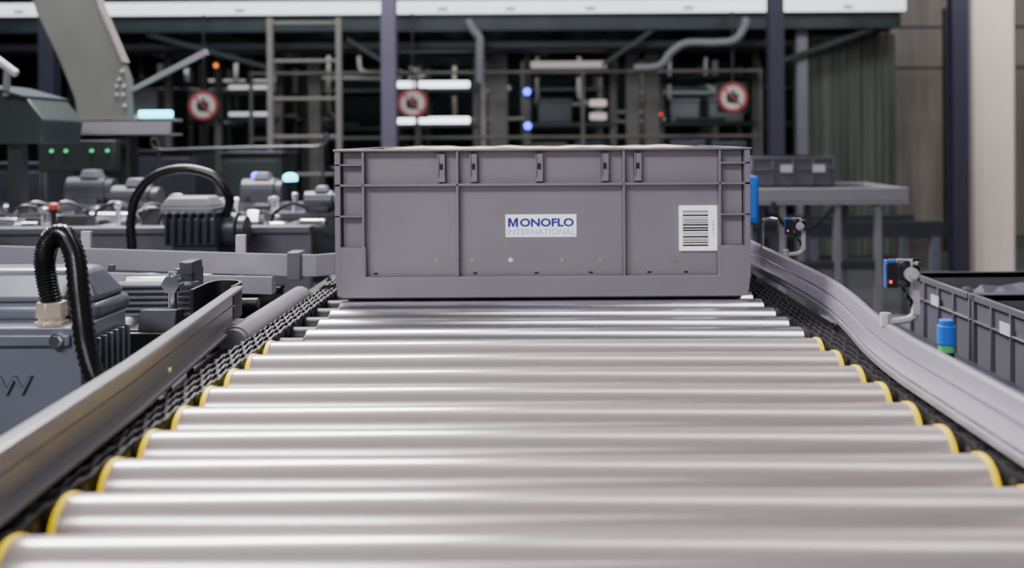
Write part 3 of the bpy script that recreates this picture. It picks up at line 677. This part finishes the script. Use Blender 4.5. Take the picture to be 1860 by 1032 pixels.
def tote(xa,xb,ya,yb,za,zb_,m,label,labs=(),side=False):
    t=thing("storage_tote",label,"tote",((xa+xb)/2,(ya+yb)/2,za),"dark storage totes")
    w=.006
    b=B().box(xa,xb,ya,ya+w,za,zb_).box(xa,xb,yb-w,yb,za,zb_).box(xa,xa+w,ya,yb,za,zb_).box(xb-w,xb,ya,yb,za,zb_).box(xa,xb,ya,yb,za,za+w)
    e=.006
    b.box(xa-e,xb+e,ya-e,ya+w,zb_-.012,zb_).box(xa-e,xb+e,yb-w,yb+e,zb_-.012,zb_).box(xa-e,xa+w,ya,yb,zb_-.012,zb_).box(xb-w,xb+e,ya,yb,zb_-.012,zb_)
    for k in range(5):
        x=xa+(xb-xa)*(k/4); b.box(x-.002,x+.002,ya-e,ya+.001,za+.01,zb_-.01)
        y=ya+(yb-ya)*(k/4); b.box(xa-e,xa+.001,y-.002,y+.002,za+.01,zb_-.01)
    b.box(xa-e,xb,ya-e,ya+.001,zb_-.05,zb_-.046).box(xa-e,xa+.001,ya,yb,zb_-.05,zb_-.046)
    mk("tote_body",b,m,t,bev=.001,seg=1)
    for (lx,lz) in labs:
        if side: mk("paper_label",B().box(xa-.008,xa-.0062,lx-.017,lx+.017,lz-.010,lz+.010),"paper",t)
        else: mk("paper_label",B().box(lx-.022,lx+.022,ya-.008,ya-.0062,lz-.014,lz+.014),"paper",t)
    return t
tote(.80,1.10,3.46,3.78,.8515,.965,"cratedark","dark grey tote with paper labels on a slim conveyor",[(.925,.92),(1.045,.92)])
tl=thing("tote_conveyor","low dark conveyor carrying a row of storage totes","conveyor",(.98,1.5,0))
for (a,c) in ((.735,.755),(1.26,1.28)): mk("side_beam",B().box(a,c,.9,2.02,.56,.645),"motord",tl,bev=.003)
mk("belt",B().box(.755,1.26,.9,2.02,.585,.599),"frame",tl)
for x in (.765,1.25):
    for y in (1.0,1.95): mk("support_leg",B().box(x-.02,x+.02,y-.02,y+.02,0,.585),"frame",tl)
tote(.79,1.20,1.70,1.965,.600,.750,"cratedark","dark grey open storage tote with paper label",[(1.84,.712)],True)
tote(.79,1.20,1.42,1.685,.600,.750,"cratedark","dark grey open storage tote with paper label",[(1.565,.712)],True)
tote(.79,1.20,1.14,1.405,.600,.750,"cratedark","dark grey open storage tote with paper label",[(1.28,.712)],True)
random.seed(8)
for (ya,yb) in ((1.72,1.945),(1.44,1.665),(1.16,1.385)):
    vs=[];fs=[];nx=10;ny=8
    for i in range(nx+1):
        for j in range(ny+1):
            vs.append((.81+.37*i/nx,ya+(yb-ya)*j/ny,.720+random.uniform(-.012,.02)))
    for i in range(nx):
        for j in range(ny):
            a=i*(ny+1)+j; fs.append((a,a+1,a+ny+2,a+ny+1))
    bb=B().add(vs,fs).box(.812,1.178,ya+.002,yb-.002,.6065,.705)
    mk("packed_goods",bb,"cratedark",cat="goods",group="goods inside the storage totes",smooth=False)["label"]="crumpled dark wrapped goods inside a tote"
fb=thing("floor_cable_duct","grey steel duct box standing on the floor","duct",(1.0,2.9,0))
mk("duct_body",B().box(.90,1.6,2.6,3.0,0,.44),"grey",fb,bev=.01)
mk("duct_lid",B().box(.88,1.62,2.58,3.02,.44,.46),"motor",fb,bev=.004)
lf=thing("low_conveyor_frame","dark low conveyor frame with cross braces","conveyor",(1.8,4.9,0))
mk("frame_beam",B().box(1.0,2.1,4.80,4.84,.52,.60),"motord",lf)
mk("frame_beam",B().box(1.0,2.1,5.20,5.24,.52,.60),"motord",lf)
for x in (1.05,1.55,2.05):
    mk("cross_member",B().box(x-.02,x+.02,4.84,5.20,.53,.57),"motord",lf)
    for y in (4.82,5.22): mk("support_leg",B().box(x-.02,x+.02,y-.02,y+.02,0,.52),"motor",lf)
bs=thing("blue_capped_sensor","blue cylindrical sensor on a green and black stand","sensor",(.665,1.52,0))
mk("sensor_stand",B().cyl((.665,1.52,0),(.665,1.52,.672),.008,12).cyl((.665,1.52,.66),(.665,1.52,.685),.012,16).cyl((.665,1.52,0),(.665,1.52,.01),.04,20),"frame",bs)
mk("green_collar",B().cyl((.665,1.52,.685),(.665,1.52,.697),.0125,18),"gtape",bs)
mk("blue_cap",B().cyl((.665,1.52,.697),(.665,1.52,.728),.0145,24).cyl((.665,1.52,.728),(.665,1.52,.737),.0115,24),"bluep",bs,bev=.001)
bu=thing("blue_control_unit","tall bright blue plastic unit on a post beside the line","control unit",(.50,2.2,0))
mk("unit_body",B().box(.470,.520,2.18,2.24,.835,.945),"bluep",bu,bev=.006,seg=3)
mk("unit_cover",B().box(.476,.514,2.176,2.181,.845,.93),"bluep",bu,bev=.002)
mk("unit_post",B().box(.485,.507,2.195,2.225,0,.836).box(.46,.54,2.16,2.26,0,.012),"grey",bu)

# ------------------------------------------------------------------ lights
def area(name,loc,sx,sy,e,col,target=None):
    l=bpy.data.lights.new(name,'AREA'); l.shape='RECTANGLE'; l.size=sx; l.size_y=sy; l.energy=e; l.color=col
    o=bpy.data.objects.new(name,l); COL.objects.link(o); o.location=loc
    if target:
        o.rotation_euler=(Vector(target)-Vector(loc)).to_track_quat('-Z','Y').to_euler()
    return o
def luminaire(x,y,z,L):
    t=thing("ceiling_lamp","long white suspended strip lamp below the ceiling","lamp",(x,y,z),"strip lamps below the ceiling")
    mk("lamp_housing",B().box(x-L/2,x+L/2,y-.07,y+.07,z+.02,z+.08),"lgrey",t)
    mk("lamp_diffuser",B().box(x-L/2+.02,x+L/2-.02,y-.055,y+.055,z,z+.02),"lampw",t)
    for s in (-1,1): mk("lamp_hanger",B().cyl((x+s*L*.35,y,z+.08),(x+s*L*.35,y,5.0),.006,6),"dark",t)
for (x,y,z,L) in ((-1.2,-1.4,3.6,3.4),(-1.4,3.3,3.6,2.4),(-1.4,4.9,3.6,2.4),(2.1,.6,3.9,1.6),(2.5,5.2,3.9,1.6),(-4.2,3.0,3.7,2.0),(-4.2,5.5,3.7,2.0)):
    luminaire(x,y,z,L)
area("lamp_and_fill_light",(-1.25,3.0,3.2),1.9,.10,290,(1,.93,.96),(-.2,1.2,.8))
area("lamp_and_fill_light",(-1.1,-.9,2.6),1.5,.10,70,(.97,.94,1),(-.1,1.0,.8))
area("lamp_and_fill_light",(.7,1.6,3.5),2.2,.5,26,(1,.96,.93),(.2,1.0,.8))
area("lamp_and_fill_light",(-.4,-3.4,2.0),3.0,1.0,38,(.92,.89,1),(0,1.4,.9))  # added low fill from behind the camera for the crate front
area("lamp_and_fill_light",(-2.2,4.2,3.3),2.5,.25,90,(.88,.95,1),(-1.5,3.0,.8))
area("lamp_and_fill_light",(-1.5,5.6,3.4),6,.5,95,(.85,.98,1),(-1,8.4,1.2))  # added cool fill to lift the racks and background
area("lamp_and_fill_light",(3.8,5.5,3.8),2,1,95,(1,.95,.93),(3.6,8.5,1.4))  # added to brighten the curtain and the right side
area("lamp_and_fill_light",(-1.0,9.6,1.85),7,.3,30,(.93,1,.98),(-1,10.6,1.0))  # added under the deck to brighten the back wall
w=bpy.data.worlds.new("world"); S.world=w; w.use_nodes=True
w.node_tree.nodes["Background"].inputs[0].default_value=(.90,.84,1,1)
w.node_tree.nodes["Background"].inputs[1].default_value=.3

# ------------------------------------------------------------------ camera
cam=bpy.data.cameras.new("camera"); co=bpy.data.objects.new("camera",cam); COL.objects.link(co)
co.matrix_world=Matrix.Translation((0,0,CAMZ))@Matrix.Rotation(math.radians(90),4,'X')@Matrix.Rotation(math.radians(-.35),4,'Z')
cam.sensor_width=36; cam.lens=36*1700/1860
cam.shift_x=-43/1860; cam.shift_y=-263/1860
cam.clip_start=.02; cam.clip_end=100
cam.dof.use_dof=True; cam.dof.focus_distance=1.20; cam.dof.aperture_fstop=4.2
S.camera=co
